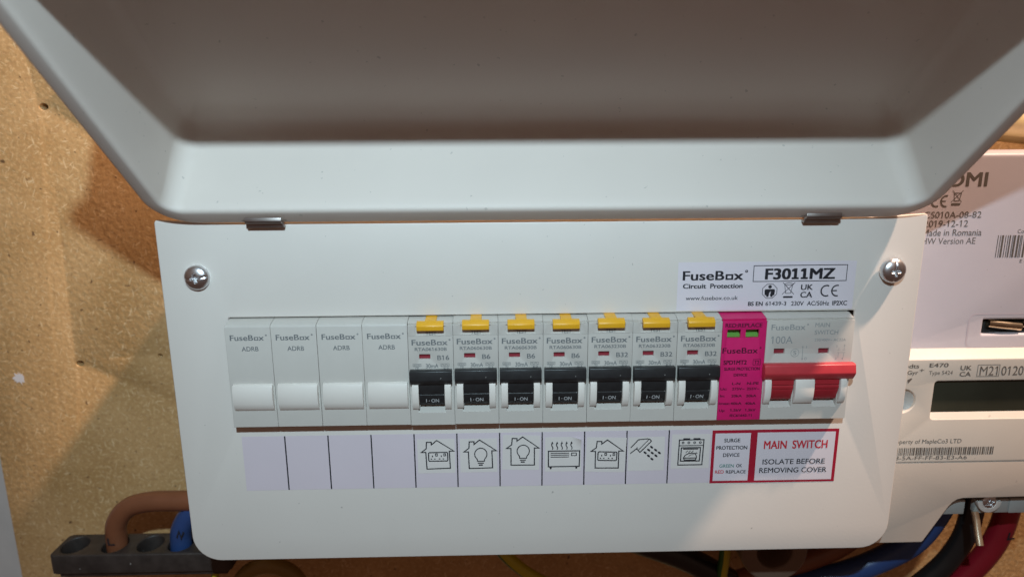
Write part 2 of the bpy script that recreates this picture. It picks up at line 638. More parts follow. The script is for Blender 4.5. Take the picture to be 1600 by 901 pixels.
# keep the corner fans of the top intact
top_pts = [q for q in rrect(X0, X1, ZB, 58.0, (12, 12, 1.5, 1.5), 8)]
outline = top_pts[:27] + [(140, 57.3), (130, 56.5), (118, 56.2), (60, 56.1), (-60, 56.1), (-118, 56.2), (-130, 56.5), (-140, 57.3)] + top_pts[27:]
window = rrect(-127.6, 126.9, -27.5, 18.4, 0.8, 3)
MB().plate(outline, [window], 0, 1.6, 0.6, 3).build('front_panel', M_PANEL, FB)
enc = MB()
enc.plate(rrect(X0 + 0.8, X1 - 0.8, ZB + 0.8, 55.6, (11, 11, 2, 2), 6), [rrect(X0 + 2.2, X1 - 2.2, ZB + 2.2, 54.2, (10, 10, 2, 2), 6)], 1.9, 94.5, 0.2, 1)
enc.box(X0 + 2.3, X1 - 2.3, 90, 94, ZB + 2.3, 54.1)
enc.build('enclosure', M_PANEL, FB)
MB().box(-140, 140, 42, 46, -22, 13).build('mounting_rail', M_HINGE, FB)

# lid: pressed tray, hinged on the top edge and raised about 130 degrees
A = math.radians(40.0)
D = Vector((0, -math.cos(A), math.sin(A)))
W = Vector((0, math.sin(A), math.cos(A)))
H = Vector((0, -1.8, 56.0))
LID_L = 150.0


def lid_loop(inset, w, r=16.0):
    rr = max(1.2, r - inset)
    return [tuple(H + Vector((q[0], 0, 0)) + D * q[1] + W * w) for q in rrect(-149.5 + inset * 0.66, 149.5 - inset * 0.66, inset, LID_L - inset, rr, 10)]


loops = []
prof = [(42, 42.8), (24, 42.8), (16.5, 42.7), (15.2, 42.0), (14.4, 41.9), (12.4, 41.3), (10.4, 40.1), (9.2, 38.2), (8.7, 36.0), (8.9, 20), (9.6, 6.0),
        (9.55, 3.6), (9.4, 2.4), (9.1, 1.4), (8.6, 0.75), (7.9, 0.4), (7.0, 0.3), (4.0, 0.5), (1.4, 0.7), (0.6, 0.85), (0.15, 1.15), (0.0, 1.6),
        (0.0, 4.5), (0.5, 5.2), (2.2, 6.0), (4.4, 7.5), (5.2, 10), (5.4, 36), (6.0, 41), (8.0, 43.6), (11.0, 44.2), (42, 44.3)]
for i, w in prof:
    loops.append(lid_loop(i, w))
lid = MB().sheet(loops).build('lid', M_LID, FB, smooth=50)

# hinges: a rolled knuckle on the lid and a leaf folded over the panel edge
for hx in (-108.9, 108.4):
    hb = MB()
    hb.prism([(-4.6, 56.9), (-5.0, 57.8), (-4.8, 59.0), (-4.0, 59.9), (-2.6, 60.2), (-1.0, 59.2), (-0.9, 57.2), (-2.4, 56.5)], hx - 7.0, hx + 7.0, 0.2, 2)
    hb.prism([(-2.6, 55.0), (-2.9, 56.6), (-1.6, 56.8), (-0.2, 56.9), (-0.2, 55.0)], hx - 7.0, hx + 7.2, 0.2, 2)
    hb.box(hx - 8.8, hx + 8.8, -3.3, -2.1, 57.7, 58.9, 0.4)
    hb.build('hinge', M_HINGE, FB)


def screw(cx, cz, y, r, rot, tilt=0.0, hgt=2.2):
    """pan head with a cross recess and a slot, modelled as one displaced dome"""
    mb = MB()
    nr, na = 26, 72
    vs, fs = [], []
    for i in range(nr + 1):
        rr = r * i / nr
        for k in range(na):
            a = 2 * math.pi * k / na
            x, z = rr * math.cos(a), rr * math.sin(a)
            u = x * math.cos(rot) + z * math.sin(rot)
            v = -x * math.sin(rot) + z * math.cos(rot)
            t = rr / r
            h = hgt * (1 - t ** 2.6) ** 0.6 if t < 1 else 0
            sm = lambda d, e_: 1 / (1 + math.exp(max(-40, min(40, (d - e_) / 0.07))))
            cr = max(sm(abs(u), 0.42) * sm(abs(v), 1.75), sm(abs(v), 0.42) * sm(abs(u), 1.75)) * max(0.25, 1 - t * 1.1)
            sl = sm(abs(v), 0.30) * 0.35
            h -= max(cr * 1.5, sl)
            vs.append((cx + x + tilt * h, y - max(h, -0.2), cz + z))
    for i in range(nr):
        for k in range(na):
            k2 = (k + 1) % na
            fs.append((i * na + k, i * na + k2, (i + 1) * na + k2, (i + 1) * na + k))
    o = len(vs)
    for k in range(na):
        a = 2 * math.pi * k / na
        vs.append((cx + r * math.cos(a), y + 1.5, cz + r * math.sin(a)))
        fs.append((nr * na + k, nr * na + (k + 1) % na, o + (k + 1) % na, o + k))
    vsn, ff = mb.add(vs, fs)
    bmesh.ops.remove_doubles(mb.bm, verts=vsn, dist=1e-5)
    bmesh.ops.recalc_face_normals(mb.bm, faces=[f for f in ff if f.is_valid])
    return mb


screw(-137.9, 35.2, -1.0, 5.0, 0.15).build('screw', M_CHROME, FB, smooth=60)
screw(139.6, 35.4, -2.6, 5.0, 1.62).build('screw', M_CHROME, FB, smooth=60)

# ------------------------------------------------------------------ breakers and blanks
ZBOT = -26.2
SLOPE = [(-6.0, 16.1), (-5.3, 16.9), (-0.7, 17.95), (0.6, 18.0), (6, 18.0), (40, 18.0)]


def side_profile():
    return [(-6, ZBOT)] + SLOPE + [(40, ZBOT - 3), (2, ZBOT - 3), (2, ZBOT)]


def label_plate(mb, x0, x1, z0, z1, wins, y=-6.0):
    mb.plate(rrect(x0, x1, z0, z1, 0.05, 1), [rrect(a, b_, c, d, 0.15, 2) for a, b_, c, d in wins], y, y + 1.2, 0.06, 1)


def make_blank(x):
    t = thing('blank_module', '', 'blanking module', (x, -6, ZBOT), 'grey blanking modules at the left of the row')
    b = MB()
    b.prism(side_profile(), x + 0.06, x + 17.94, 0.12, 1, 15)
    b.build('body', M_MOD, t)
    k = MB()
    k.prism([(-5.9, -7.4), (-7.3, -7.9), (-7.9, -9.5), (-8.1, -12.5), (-7.9, -15.5), (-7.2, -17.6), (-6.3, -18.8), (-5.9, -19.1)], x + 1.4, x + 17.3, 0.15, 2, 60)
    k.build('raised_block', M_CHEEK, t)
    p_ = MB()
    brand_mark(p_, front(-6), x + 2.0, x + 15.3, 10.7, 12.9, x + 16.2)
    p_.text('ADRB', front(-6), x + 6.2, x + 12.8, 6.3, 8.1, 0.012)
    p_.build('lettering', M_PRINT, t)
    return t


def make_breaker(x, code, rating, org_only=False):
    t = thing('circuit_breaker', '', 'circuit breaker', (x, -6, ZBOT), 'white circuit breakers with black toggles')
    b = MB()
    # side walls, full face; centre with the recess of the rotor
    sp = side_profile()
    win = (x + 4.25, x + 8.75, 2.15, 4.2)
    back = [(-4.8, ZBOT)] + [(-4.8, 15.9), (-5.1, 16.9), (-0.7, 17.95), (0.6, 18.0), (6, 18.0), (40, 18.0), (40, ZBOT - 3), (2, ZBOT - 3), (2, ZBOT)]
    rec = [(-6, ZBOT), (-6, -20.9), (-2.4, -18.6), (-0.5, -8.2), (-4.8, -7.4), (-4.8, 15.9), (-5.2, 16.9), (-0.7, 17.95), (0.6, 18.0), (6, 18.0), (40, 18.0), (40, ZBOT - 3), (2, ZBOT - 3), (2, ZBOT)]
    b.prism(rec, x + 3.2, x + 14.4, 0)
    b.prism([(-6, ZBOT), (-6, -7.5), (-4.8, -7.4), (-4.8, 15.9), (-5.2, 16.9), (-0.7, 17.95), (0.6, 18.0), (6, 18.0), (40, 18.0), (40, ZBOT - 3), (2, ZBOT - 3), (2, ZBOT)], x + 0.07, x + 3.2, 0)
    b.prism([(-6, ZBOT), (-6, -7.5), (-4.8, -7.4), (-4.8, 15.9), (-5.2, 16.9), (-0.7, 17.95), (0.6, 18.0), (6, 18.0), (40, 18.0), (40, ZBOT - 3), (2, ZBOT - 3), (2, ZBOT)], x + 14.4, x + 17.93, 0)
    label_plate(b, x + 0.07, x + 17.93, -7.5, 11.65, [win])
    label_plate(b, x + 0.07, x + 17.93, 11.72, 16.1, [(x + 3.0, x + 15.0, 11.95, 15.9)])
    b.build('body', M_MOD, t)
    f = MB().box(x + 4.0, x + 9.0, -4.95, -4.7, 1.8, 4.5)
    f.build('status_flag', M_FLAG, t)
    c = MB()
    cheek = [(-5.9, -7.5), (-7.6, -7.8), (-8.2, -9.2), (-8.4, -12.5), (-8.2, -15.5), (-7.6, -17.6), (-6.7, -18.9), (-5.9, -19.2)]
    c.prism(cheek, x + 1.05, x + 3.75, 0.15, 2, 60)
    c.prism(cheek, x + 14.2, x + 16.75, 0.15, 2, 60)
    c.build('cheek', M_CHEEK, t)
    r = MB()
    r.prism([(-7.4, -7.4), (-7.5, -12.2), (-7.05, -12.5), (-7.25, -12.9), (-5.6, -17.5), (-3.4, -18.2), (-1, -17.5), (-1, -7.6)], x + 3.85, x + 14.1, 0.12, 1, 20)
    rot = r.build('rotor', M_BLACK, t)
    g = MB()
    # '1.ON' printed on the sloping lower face of the rotor
    a0, a1 = Vector((-7.25, -12.9)), Vector((-5.6, -17.5))
    dv = (a0 - a1).normalized(); nv = Vector((-dv.y, dv.x))
    if nv.x > 0: nv = -nv
    base = a1 + dv * 1.3
    fr = lambda u, v, lift=0.0: (u, base.x + dv.x * v + nv.x * (0.05 + lift), base.y + dv.y * v + nv.y * (0.05 + lift))
    g.text('I', fr, x + 6.5, x + 6.75, 0.0, 1.75)
    g.flat(circ(x + 7.75, 0.85, 0.18, 8), fr)
    g.text('ON', fr, x + 8.6, x + 11.7, 0.0, 1.75)
    g.build('lettering', M_WHITEPRINT, rot)
    l = MB()
    l.prism([(-5.5, -2.1), (-8.2, -1.95), (-8.9, -2.25), (-9.3, -6.0), (-8.1, -7.9), (-7.2, -8.1), (-5.5, -7.4)], x + 0.45, x + 17.3, 0.18, 2)
    l.build('toggle', M_BLACK, t)
    ts = MB()
    ts.prism([(-4.9, 14.1), (-7.4, 14.1), (-7.9, 14.5), (-8.1, 16.3), (-7.3, 17.3), (-5.6, 18.0), (-4.2, 17.0)], x + 3.75, x + 14.45, 0.18, 2)
    ts.prism([(-7.2, 16.9), (-6.2, 18.0), (-1.2, 18.32), (0.8, 18.36), (0.8, 16.5), (-5, 15.8)], x + 7.0, x + 11.5, 0.12, 1)
    ts.build('test_button', M_YEL, t)
    p_ = MB()
    fr = front(-6)
    brand_mark(p_, fr, x + 1.5, x + 15.8, 8.0, 10.25, x + 16.6)
    p_.text(code, fr, x + 2.6, x + 15.4, 5.65, 6.95, 0.012)
    w_ = 4.8 if len(rating) == 3 else 3.3
    p_.text(rating, fr, x + 11.5, x + 11.5 + w_, 1.75, 3.65, 0.015)
    p_.text('30mA', fr, x + 6.8, x + 11.85, -1.6, 0.1, 0.012)
    p_.stroke(rrect(x + 1.7, x + 4.9, -1.0, 0.15, 0.1, 1), 0.12, fr, True)
    p_.text('6000', fr, x + 2.0, x + 4.6, -0.8, -0.05)
    p_.stroke(rrect(x + 2.7, x + 3.9, -2.4, -1.25, 0.1, 1), 0.12, fr, True)
    p_.text('3', fr, x + 3.0, x + 3.6, -2.15, -1.45)
    p_.stroke(rrect(x + 12.9, x + 16.2, -1.0, 0.15, 0.1, 1), 0.12, fr, True)
    p_.stroke([(x + 13.2 + i * 0.22, -0.42 + 0.3 * math.sin(i * 0.95)) for i in range(13)], 0.15, fr)
    p_.text('E3', fr, x + 14.0, x + 15.9, -2.5, -1.4)
    p_.text('TEST', front(-5.4), x + 7.1, x + 11.4, 12.05, 13.4, 0.01)
    p_.build('lettering', M_PRINT, t)
    bk = MB().box(x + 2.9, x + 15.1, -5.35, -4.7, 11.9, 15.95)
    bk.build('button_recess', M_MOD, t)
    return t


ROW = -127.29
BL = ['leftmost grey blanking module at the end of the row',
      'second grey blanking module from the left end',
      'third grey blanking module from the left end',
      'fourth grey blanking module, beside the B16 circuit breaker']
for i in range(4):
    t = make_blank(ROW + 18 * i + rnd.uniform(-0.05, 0.05))
    t['label'] = BL[i]
BR = [('RTA061630B', 'B16', 'white circuit breaker rated B16, beside the blanking modules'),
      ('RTA060630B', 'B6', 'white B6 circuit breaker above the left light bulb house sticker'),
      ('RTA060630B', 'B6', 'white B6 circuit breaker with scuffed toggle above the right bulb sticker'),
      ('RTA060630B', 'B6', 'white B6 circuit breaker above the heater sticker'),
      ('RTA063230B', 'B32', 'white B32 circuit breaker above the right socket house sticker'),
      ('RTA063230B', 'B32', 'white B32 circuit breaker above the shower head sticker'),
      ('RTA063230B', 'B32', 'white B32 circuit breaker beside the pink surge protector')]
for i, (code, rating, lab) in enumerate(BR):
    t = make_breaker(ROW + 72 + 18 * i, code, rating)
    t['label'] = lab
    t.location.y += (0.00012, -0.0001, 0.0, 0.0002, -0.00008, 0.0001, -0.00015)[i]
    t.location.z += (-0.0002, 0.0001, 0.00005, -0.0001, 0.00012, 0.0, 0.0001)[i]

# ------------------------------------------------------------------ surge protector
x = ROW + 72 + 126 + 0.07
SP = thing('surge_protector', 'magenta pink surge protector with two green windows', 'surge protector', (x, -6, ZBOT))
b = MB()
prof_sp = [(-4.8, ZBOT), (-4.8, 8.9), (-2.8, 8.9), (-2.8, 13.0), (-4.8, 13.0), (-4.8, 16.0), (-5.3, 16.9), (-0.7, 17.95), (0.6, 18.0), (6, 18.0), (40, 18.0), (40, ZBOT - 3), (2, ZBOT - 3), (2, ZBOT)]
b.prism(prof_sp, x + 0.1, x + 17.9, 0)
label_plate(b, x + 0.1, x + 17.9, ZBOT, 16.2, [(x + 2.1, x + 7.5, 9.2, 12.65), (x + 9.6, x + 14.95, 9.2, 12.65)])
b.build('body', M_PINK, SP)
for a in (2.0, 9.5):
    MB().prism([(-4.2, 8.9), (-4.9, 9.3), (-4.9, 10.1), (-4.0, 10.7), (-3.3, 10.9), (-3.2, 13), (-2.9, 13), (-2.9, 8.9)], x + a, x + a + 5.6, 0).build('status_window', M_GREEN, SP)
p = MB(); fr = front(-6)
p.text('RED:REPLACE', fr, x + 1.1, x + 16.0, 13.7, 15.25, 0.02)
brand_mark(p, fr, x + 0.6, x + 15.0, 2.7, 5.0, x + 16.0, 0.02)
p.text('SPD1MT2', fr, x + 1.3, x + 10.8, -2.05, -0.3, 0.03)
p.text('T2', fr, x + 13.9, x + 15.9, -1.95, -0.45, 0.02)
p.stroke(rrect(x + 13.4, x + 16.4, -2.35, 0.05, 0.05, 1), 0.16, fr, True)
p.text('SURGE PROTECTION', fr, x + 1.7, x + 16.3, -4.55, -3.3, 0.03)
p.text('DEVICE', fr, x + 5.8, x + 11.4, -7.1, -6.0, 0.03)
for s_, a, c_, z in (('L-N', 5.4, 8.8, -10.8), ('N-PE', 11.5, 16.4, -10.75), ('Uc:', 0.7, 3.4, -13.05), ('275V~', 5.5, 10.7, -13.1), ('255V~', 11.6, 16.8, -13.1),
                     ('In:', 0.7, 2.7, -16.1), ('20kA', 5.4, 9.8, -16.15), ('20kA', 11.5, 15.8, -16.2), ('Imax:', 0.45, 5.0, -19.4), ('40kA', 5.2, 9.9, -19.45), ('40kA', 11.3, 15.7, -19.5),
                     ('Up:', 0.8, 3.2, -22.5), ('1.5kV', 5.3, 10.0, -22.4), ('1.5kV', 11.5, 15.9, -22.4), ('IEC61643-11', 5.3, 14.5, -24.75)):
    p.text(s_, fr, x + a, x + c_, z, z + 1.05, 0.025)
p.build('lettering', M_INKP, SP)

# ------------------------------------------------------------------ main switch (two poles)
x = ROW + 72 + 144
MS = thing('main_switch', 'wide white main switch with a long red toggle bar', 'switch', (x, -6, ZBOT))
b = MB()
sp = [(-4.8, -7.4), (-4.8, 16.0), (-5.3, 16.9), (-0.7, 17.95), (0.6, 18.0), (6, 18.0), (40, 18.0), (40, ZBOT - 3), (2, ZBOT - 3), (2, ZBOT), (-6, ZBOT)]
solid = sp + [(-6, -7.5)]
rec = sp + [(-6, -20.9), (-2.4, -18.6), (-0.5, -8.2)]
for a, c_, pr in ((0.08, 3.0, solid), (3.0, 12.4, rec), (12.4, 21.2, solid), (21.2, 31.2, rec), (31.2, 35.6, solid)):
    b.prism(pr, x + a, x + c_, 0)
label_plate(b, x + 0.08, x + 35.6, -7.5, 16.2, [(x + 3.6, x + 8.0, 2.2, 4.45), (x + 21.8, x + 26.2, 2.15, 4.4)])
b.build('body', M_MOD, MS)
for a in (3.3, 21.5):
    MB().box(x + a, x + a + 5, -4.95, -4.7, 1.9, 4.7).build('status_flag', M_FLAG, MS)
cheek = [(-5.9, -7.5), (-7.6, -7.8), (-8.2, -9.2), (-8.4, -12.5), (-8.2, -15.5), (-7.6, -17.6), (-6.7, -18.9), (-5.9, -19.2)]
for a, c_ in ((0.35, 3.0), (12.9, 20.7), (31.5, 34.0)):
    MB().prism(cheek, x + a, x + c_, 0.15, 2, 60).build('cheek', M_CHEEK, MS)
for a, c_ in ((3.2, 12.4), (21.2, 31.2)):
    MB().prism([(-7.2, -7.4), (-7.5, -10.6), (-7.0, -10.9), (-7.4, -11.4), (-7.3, -12.6), (-6.9, -12.9), (-7.0, -13.3), (-5.4, -17.6), (-3.4, -18.2), (-1, -17.5), (-1, -7.6)], x + a, x + c_, 0.12, 1, 20).build('rotor', M_ROTRED, MS)
l = MB()
l.prism([(-5.5, -1.6), (-8.0, -1.4), (-8.9, -1.9), (-9.7, -5.2), (-9.3, -6.2), (-7.7, -8.4), (-5.5, -8.0)], x - 0.6, x + 36.6, 0.35, 3)
l.build('toggle', M_RED, MS)
p = MB(); fr = front(-6)
brand_mark(p, fr, x + 1.9, x + 15.7, 12.3, 14.6, x + 16.6, 0.005)
p.text('100A', fr, x + 2.1, x + 10.9, 6.6, 9.6)
p.text('MAIN', fr, x + 19.6, x + 25.5, 13.35, 15.1)
p.text('SWITCH', fr, x + 19.6, x + 29.2, 10.25, 12.0)
p.text('230/400V~ AC22A', fr, x + 19.9, x + 32.6, 7.45, 8.5)
p.stroke(circ(x + 12.25, 2.6, 1.65, 24), 0.16, fr, True)
p.text('S', fr, x + 11.6, x + 12.9, 1.75, 3.45)
p.stroke([(x + 15.3, 5.3), (x + 15.45, -0.4)], 0.16, fr)
p.flat([(x + 15.0, 4.8), (x + 15.3, 5.7), (x + 15.6, 4.8)], fr)
p.flat([(x + 15.15, 0.2), (x + 15.75, 0.2), (x + 15.45, -0.7)], fr)
p.text('I', fr, x + 16.7, x + 16.9, 4.5, 5.5)
p.text('O', fr, x + 16.3, x + 17.4, -0.5, 0.6)
for a in (30.2, 32.4):
    p.stroke([(x + a, 4.6), (x + a, 3.9)], 0.12, fr)
    p.stroke([(x + a - 0.7, 3.6), (x + a + 0.5, 3.6)], 0.12, fr)
    p.stroke([(x + a, 2.6), (x + a - 0.1, 0.3)], 0.12, fr)
p.stroke([(x + 29.6, 2.5), (x + 33.0, 2.5)], 0.1, fr)
p.text('1', fr, x + 29.0, x + 29.4, 4.6, 5.6); p.text('3', fr, x + 32.0, x + 32.6, 5.0, 5.9)
p.text('2', fr, x + 29.0, x + 29.6, -0.5, 0.4); p.text('4', fr, x + 31.6, x + 32.3, -0.5, 0.4)
p.build('lettering', M_PRINTL, MS)

# ------------------------------------------------------------------ label strip and stickers (glued on the panel)
Y = 0.0


def paper(x0, x1, z0, z1, y, ang=0.0, wav=0.04, curl=0.0, n=14):
    """thin sticker lying on the panel, very slightly wavy, corner optionally lifting"""
    mb = MB()
    cx, cz = (x0 + x1) / 2, (z0 + z1) / 2
    c, s = math.cos(ang), math.sin(ang)
    ph = rnd.uniform(0, 6)
    grid = []
    for j in range(n + 1):
        for i in range(n + 1):
            u, v = i / n, j / n
            a, q = (u - 0.5) * (x1 - x0), (v - 0.5) * (z1 - z0)
            h = wav * (0.5 + 0.5 * math.sin(5 * u + ph) * math.cos(4 * v + ph))
            if curl:
                k = max(0.0, u + 0.75 * v - 1.42)
                h += curl * k * k * 14
                q -= 2.2 * k; a -= 0.6 * k
            grid.append((cx + a * c - q * s, y - 0.06 - h, cz + a * s + q * c))
    fs = []
    for j in range(n):
        for i in range(n):
            a = j * (n + 1) + i
            fs.append((a, a + 1, a + n + 2, a + n + 1))
    mb.add(grid, fs)
    # a rim down to the panel so the paper has an edge
    return mb


strip = paper(-127.0, 71.6, -57.8, -33.0, Y, 0.0, 0.02, n=30).build('label_strip', M_STRIP, FB)
for k in range(10):
    xx = -109.1 + 18 * k
    MB().stroke([(xx, -33.05), (xx, -57.75)], 0.55, front(Y - 0.06)).build('divider_line', M_INK, strip)

SY = Y - 0.14


def house(p, fr):
    p.stroke([(-6.9, 1.6), (-4.75, 3.25), (-4.55, 6.2), (-2.55, 6.2), (-2.55, 5.0), (-0.2, 6.95), (6.9, 1.95), (4.95, 1.95), (5.2, -5.9), (-4.75, -6.1), (-5.0, 1.6)], 0.48, fr, True)


def socket(p, fr):
    p.stroke(rrect(-3.85, 4.2, -2.5, 1.45, 0.45, 4), 0.48, fr, True)
    for cx in (-0.55, 2.95):
        p.stroke(rrect(cx - 0.38, cx + 0.38, -0.15, 0.85, 0.05, 1), 0.36, fr, True)
    for cx in (-2.25, 1.5):
        p.flat(circ(cx, -0.25, 0.27, 8, rz=0.42), fr)
    for cx in (-2.7, -1.3, 0.75, 2.35):
        p.flat(circ(cx, -1.5, 0.36, 8, rz=0.26), fr)


def bulb(p, fr):
    pts = circ(0.25, 0.45, 2.6, 30, math.radians(-45), math.radians(225), rz=2.75)
    pts = pts + [(-1.25, -2.0), (-1.2, -2.85), (1.7, -2.85), (1.8, -2.0)]
    p.stroke(pts, 0.42, fr, True)
    p.stroke([(-1.1, -3.7), (1.5, -3.7)], 0.42, fr)
    p.stroke([(-0.65, -4.55), (1.05, -4.55)], 0.6, fr)


def heater(p, fr):
    p.stroke([(-6.6, 2.0), (6.7, 2.0), (6.6, -5.2), (-6.6, -5.2)], 0.5, fr, True)
    for z in (1.0, 0.15, -0.75):
        p.stroke([(-5.7, z), (2.2, z)], 0.36, fr)
    p.stroke(rrect(3.2, 5.3, -0.15, 1.0, 0.05, 1), 0.36, fr, True)
    for cx in (-5.6, 5.4):
        p.flat([(cx - 0.5, -5.4), (cx + 0.45, -5.4), (cx + 0.3, -6.3), (cx - 0.35, -6.3)], fr)
    for cx in (-5.0, -2.95, -0.95, 1.1, 3.15):
        p.stroke([(cx + 0.28 * math.sin(i * 0.62), 2.7 + 0.28 * i) for i in range(11)], 0.4, fr)
        p.flat([(cx - 0.5, 5.3), (cx + 0.5, 5.3), (cx + 0.02, 6.5)], fr)


def shower(p, fr):
    p.stroke([(-6.3, 2.1), (-3.1, 5.7), (0.8, 6.1), (2.0, 5.7), (2.4, 4.9), (-2.3, -0.1), (-3.8, 1.6), (-3.4, 2.2)], 0.42, fr)
    p.stroke([(-6.5, -0.6), (-3.75, 1.7)], 0.42, fr)
    p.stroke([(-3.0, 1.0), (1.3, 5.7)], 0.3, fr)
    for cx, cz in ((2.6, 2.2), (4.4, 0.8), (6.0, -0.5), (1.4, 0.9), (3.0, -0.5), (4.6, -1.8), (-0.1, -0.3), (1.4, -1.8), (2.9, -3.3)):
        q = []
        for a in range(12):
            u, v = 0.85 * math.cos(a * math.pi / 6), 0.45 * math.sin(a * math.pi / 6)
            q.append((cx + u * 0.75 + v * 0.66, cz - u * 0.66 + v * 0.75))
        p.flat(q, fr)


def oven(p, fr):
    p.stroke([(-5.0, 5.4), (5.5, 5.4), (5.2, -6.2), (-5.2, -6.2)], 0.48, fr, True)
    p.stroke([(-4.9, 2.75), (5.3, 2.75)], 0.36, fr)
    for a in (-3.4, 1.0):
        p.stroke([(a, 5.85), (a + 2.9, 5.85)], 0.6, fr)
    for cx in (-3.4, -0.95, 1.55, 4.0):
        p.stroke(circ(cx, 4.1, 0.42, 12), 0.32, fr, True)
    p.stroke([(-4.0, 1.8), (4.2, 1.8), (4.0, -4.4), (-4.1, -4.4)], 0.48, fr, True)
    p.stroke([(-3.2, 1.2), (3.3, 1.2)], 0.5, fr)
    p.stroke([(-2.9, -3.0), (2.6, -3.0), (2.3, -3.9), (-2.5, -3.9)], 0.42, fr, True)
    p.stroke([(-2.9, -2.9), (-2.2, -1.7), (-0.8, -0.9), (0.8, -0.7), (2.0, -1.0), (2.6, -2.0), (2.7, -2.8)], 0.42, fr)
    p.stroke([(-0.7, -2.2), (0.2, -1.5), (1.4, -1.4)], 0.28, fr)
    p.stroke([(2.0, -1.0), (2.6, -0.6), (3.0, -1.1)], 0.3, fr)
    for a in (-2.0, -0.8, 0.4):
        p.stroke([(a, -0.6), (a + 0.5, 0.1), (a + 0.9, 0.3)], 0.28, fr)


ICON = [(-53.9, -38.1, -51.1, -35.4, 0.004, (house, socket), 'sticker of a house outline with a double socket, leftmost', 0.0, (-45.4, -43.0)),
        (-35.9, -20.2, -51.0, -35.5, 0.0, (house, bulb), 'sticker of a house outline with a light bulb, level', 0.0, (-27.4, -43.1)),
        (-17.9, -2.2, -50.2, -34.3, -0.03, (house, bulb), 'tilted sticker of a house outline with a light bulb, set higher', 0.0, (-9.4, -42.0)),
        (0.2, 15.6, -51.3, -35.4, 0.0, (heater,), 'sticker of a panel heater with rising heat, one corner peeling', 1.0, (8.2, -43.8)),
        (17.6, 34.6, -51.9, -35.9, -0.035, (house, socket), 'tilted sticker of a house outline with a double socket', 0.0, (26.6, -44.0)),
        (35.6, 51.2, -51.6, -36.0, 0.006, (shower,), 'sticker of a shower head spraying water', 0.0, (43.0, -42.9)),
        (54.2, 70.6, -50.9, -35.0, 0.0, (oven,), 'sticker of a cooker with a roast in the oven', 0.0, (62.4, -43.0))]
for (a, c_, z0, z1, ang, fns, lab, curl, (icx, icz)) in ICON:
    st = paper(a, c_, z0, z1, Y - 0.04, ang, 0.05, curl).build('circuit_sticker', M_STICK, FB)
    st['label'] = lab
    p = MB()
    fr = front_rot(Y - 0.15, icx, icz, ang)
    for fn in fns: fn(p, fr)
    p.build('pictogram', M_INK, st)

# warning label under the surge protector and main switch
wl = paper(71.4, 125.8, -58.1, -33.5, Y - 0.03, 0.0, 0.05, n=20).build('warning_label', M_CRIM, FB)
wp = paper(72.7, 87.9, -57.0, -34.9, Y - 0.12, 0.0, 0.02).build('white_field', M_LABEL, wl)
wp = paper(90.8, 124.4, -57.1, -34.8, Y - 0.12, 0.0, 0.03).build('white_field', M_LABEL, wl)
fr = front(Y - 0.24)
p = MB()
p.text('SURGE', fr, 76.6, 83.5, -38.95, -37.3, 0.018)
p.text('PROTECTION', fr, 73.4, 86.7, -42.3, -40.7, 0.018)
p.text('DEVICE', fr, 76.5, 83.6, -45.7, -44.1, 0.018)
p.text('OK', fr, 82.5, 85.0, -50.65, -49.15, 0.012)
p.text('REPLACE', fr, 78.2, 86.8, -53.5, -52.05, 0.012)
p.text('ISOLATE BEFORE', fr, 93.8, 120.9, -49.5, -47.2, 0.01)
p.text('REMOVING COVER', fr, 92.7, 122.0, -53.5, -51.2, 0.01)
p.build('black_lettering', M_INK, wl)
p = MB()
p.text('RED', fr, 73.5, 77.3, -53.5, -51.95, 0.012)
p.text('MAIN', fr, 93.8, 103.7, -42.3, -38.7, 0.025)
p.text('SWITCH', fr, 106.1, 121.3, -42.3, -38.65, 0.025)
p.build('red_lettering', M_REDTXT, wl)
MB().text('GREEN', fr, 75.2, 81.5, -50.7, -49.2, 0.012).build('green_lettering', M_GRNTXT, wl)

# rating label above the window
rl = paper(53.3, 125.6, 19.2, 39.2, Y - 0.03, 0.0, 0.03, n=20).build('rating_label', M_LABEL, FB)
fr = front(Y - 0.11)
p = MB()
brand_mark(p, fr, 55.4, 79.8, 31.85, 35.5, 81.0, 0.034)
p.text('Circuit', fr, 55.5, 65.0, 28.45, 30.3, 0.03)
p.text('Protection', fr, 66.6, 79.8, 28.45, 30.3, 0.03)
p.text('www.fusebox.co.uk', fr, 56.9, 78.2, 23.6, 25.2, 0.006)
p.stroke([(83.9, 37.55), (121.9, 37.6), (121.9, 31.05), (83.9, 31.05)], 0.28, fr, True)
p.text('F3011MZ', fr, 88.6, 117.2, 31.95, 36.2, 0.036)
p.text('BS EN', fr, 82.5, 88.6, 20.95, 22.6, 0.03)
p.text('61439-3', fr, 89.7, 98.2, 20.95, 22.6, 0.01)
p.text('230V', fr, 100.2, 105.4, 20.85, 22.6, 0.01)
p.text('AC/50Hz', fr, 106.8, 115.9, 20.8, 22.6, 0.01)
p.text('IP2XC', fr, 117.2, 123.3, 20.8, 22.6, 0.03)
# octagon with a figure
p.stroke([(91.0 + 3.2 * math.cos(math.radians(22.5 + 45 * i)), 26.95 + 3.15 * math.sin(math.radians(22.5 + 45 * i))) for i in range(8)], 0.22, fr, True)
p.flat(circ(91.05, 28.8, 0.75, 12, rz=0.7), fr)
p.flat([(89.2, 27.8), (92.9, 27.8), (93.2, 27.2), (93.0, 25.3), (92.4, 25.3), (92.3, 24.6), (91.5, 24.6), (91.2, 25.9), (90.9, 25.9), (90.6, 24.6), (89.8, 24.6), (89.7, 25.3), (89.1, 25.3), (88.9, 27.2)], fr)
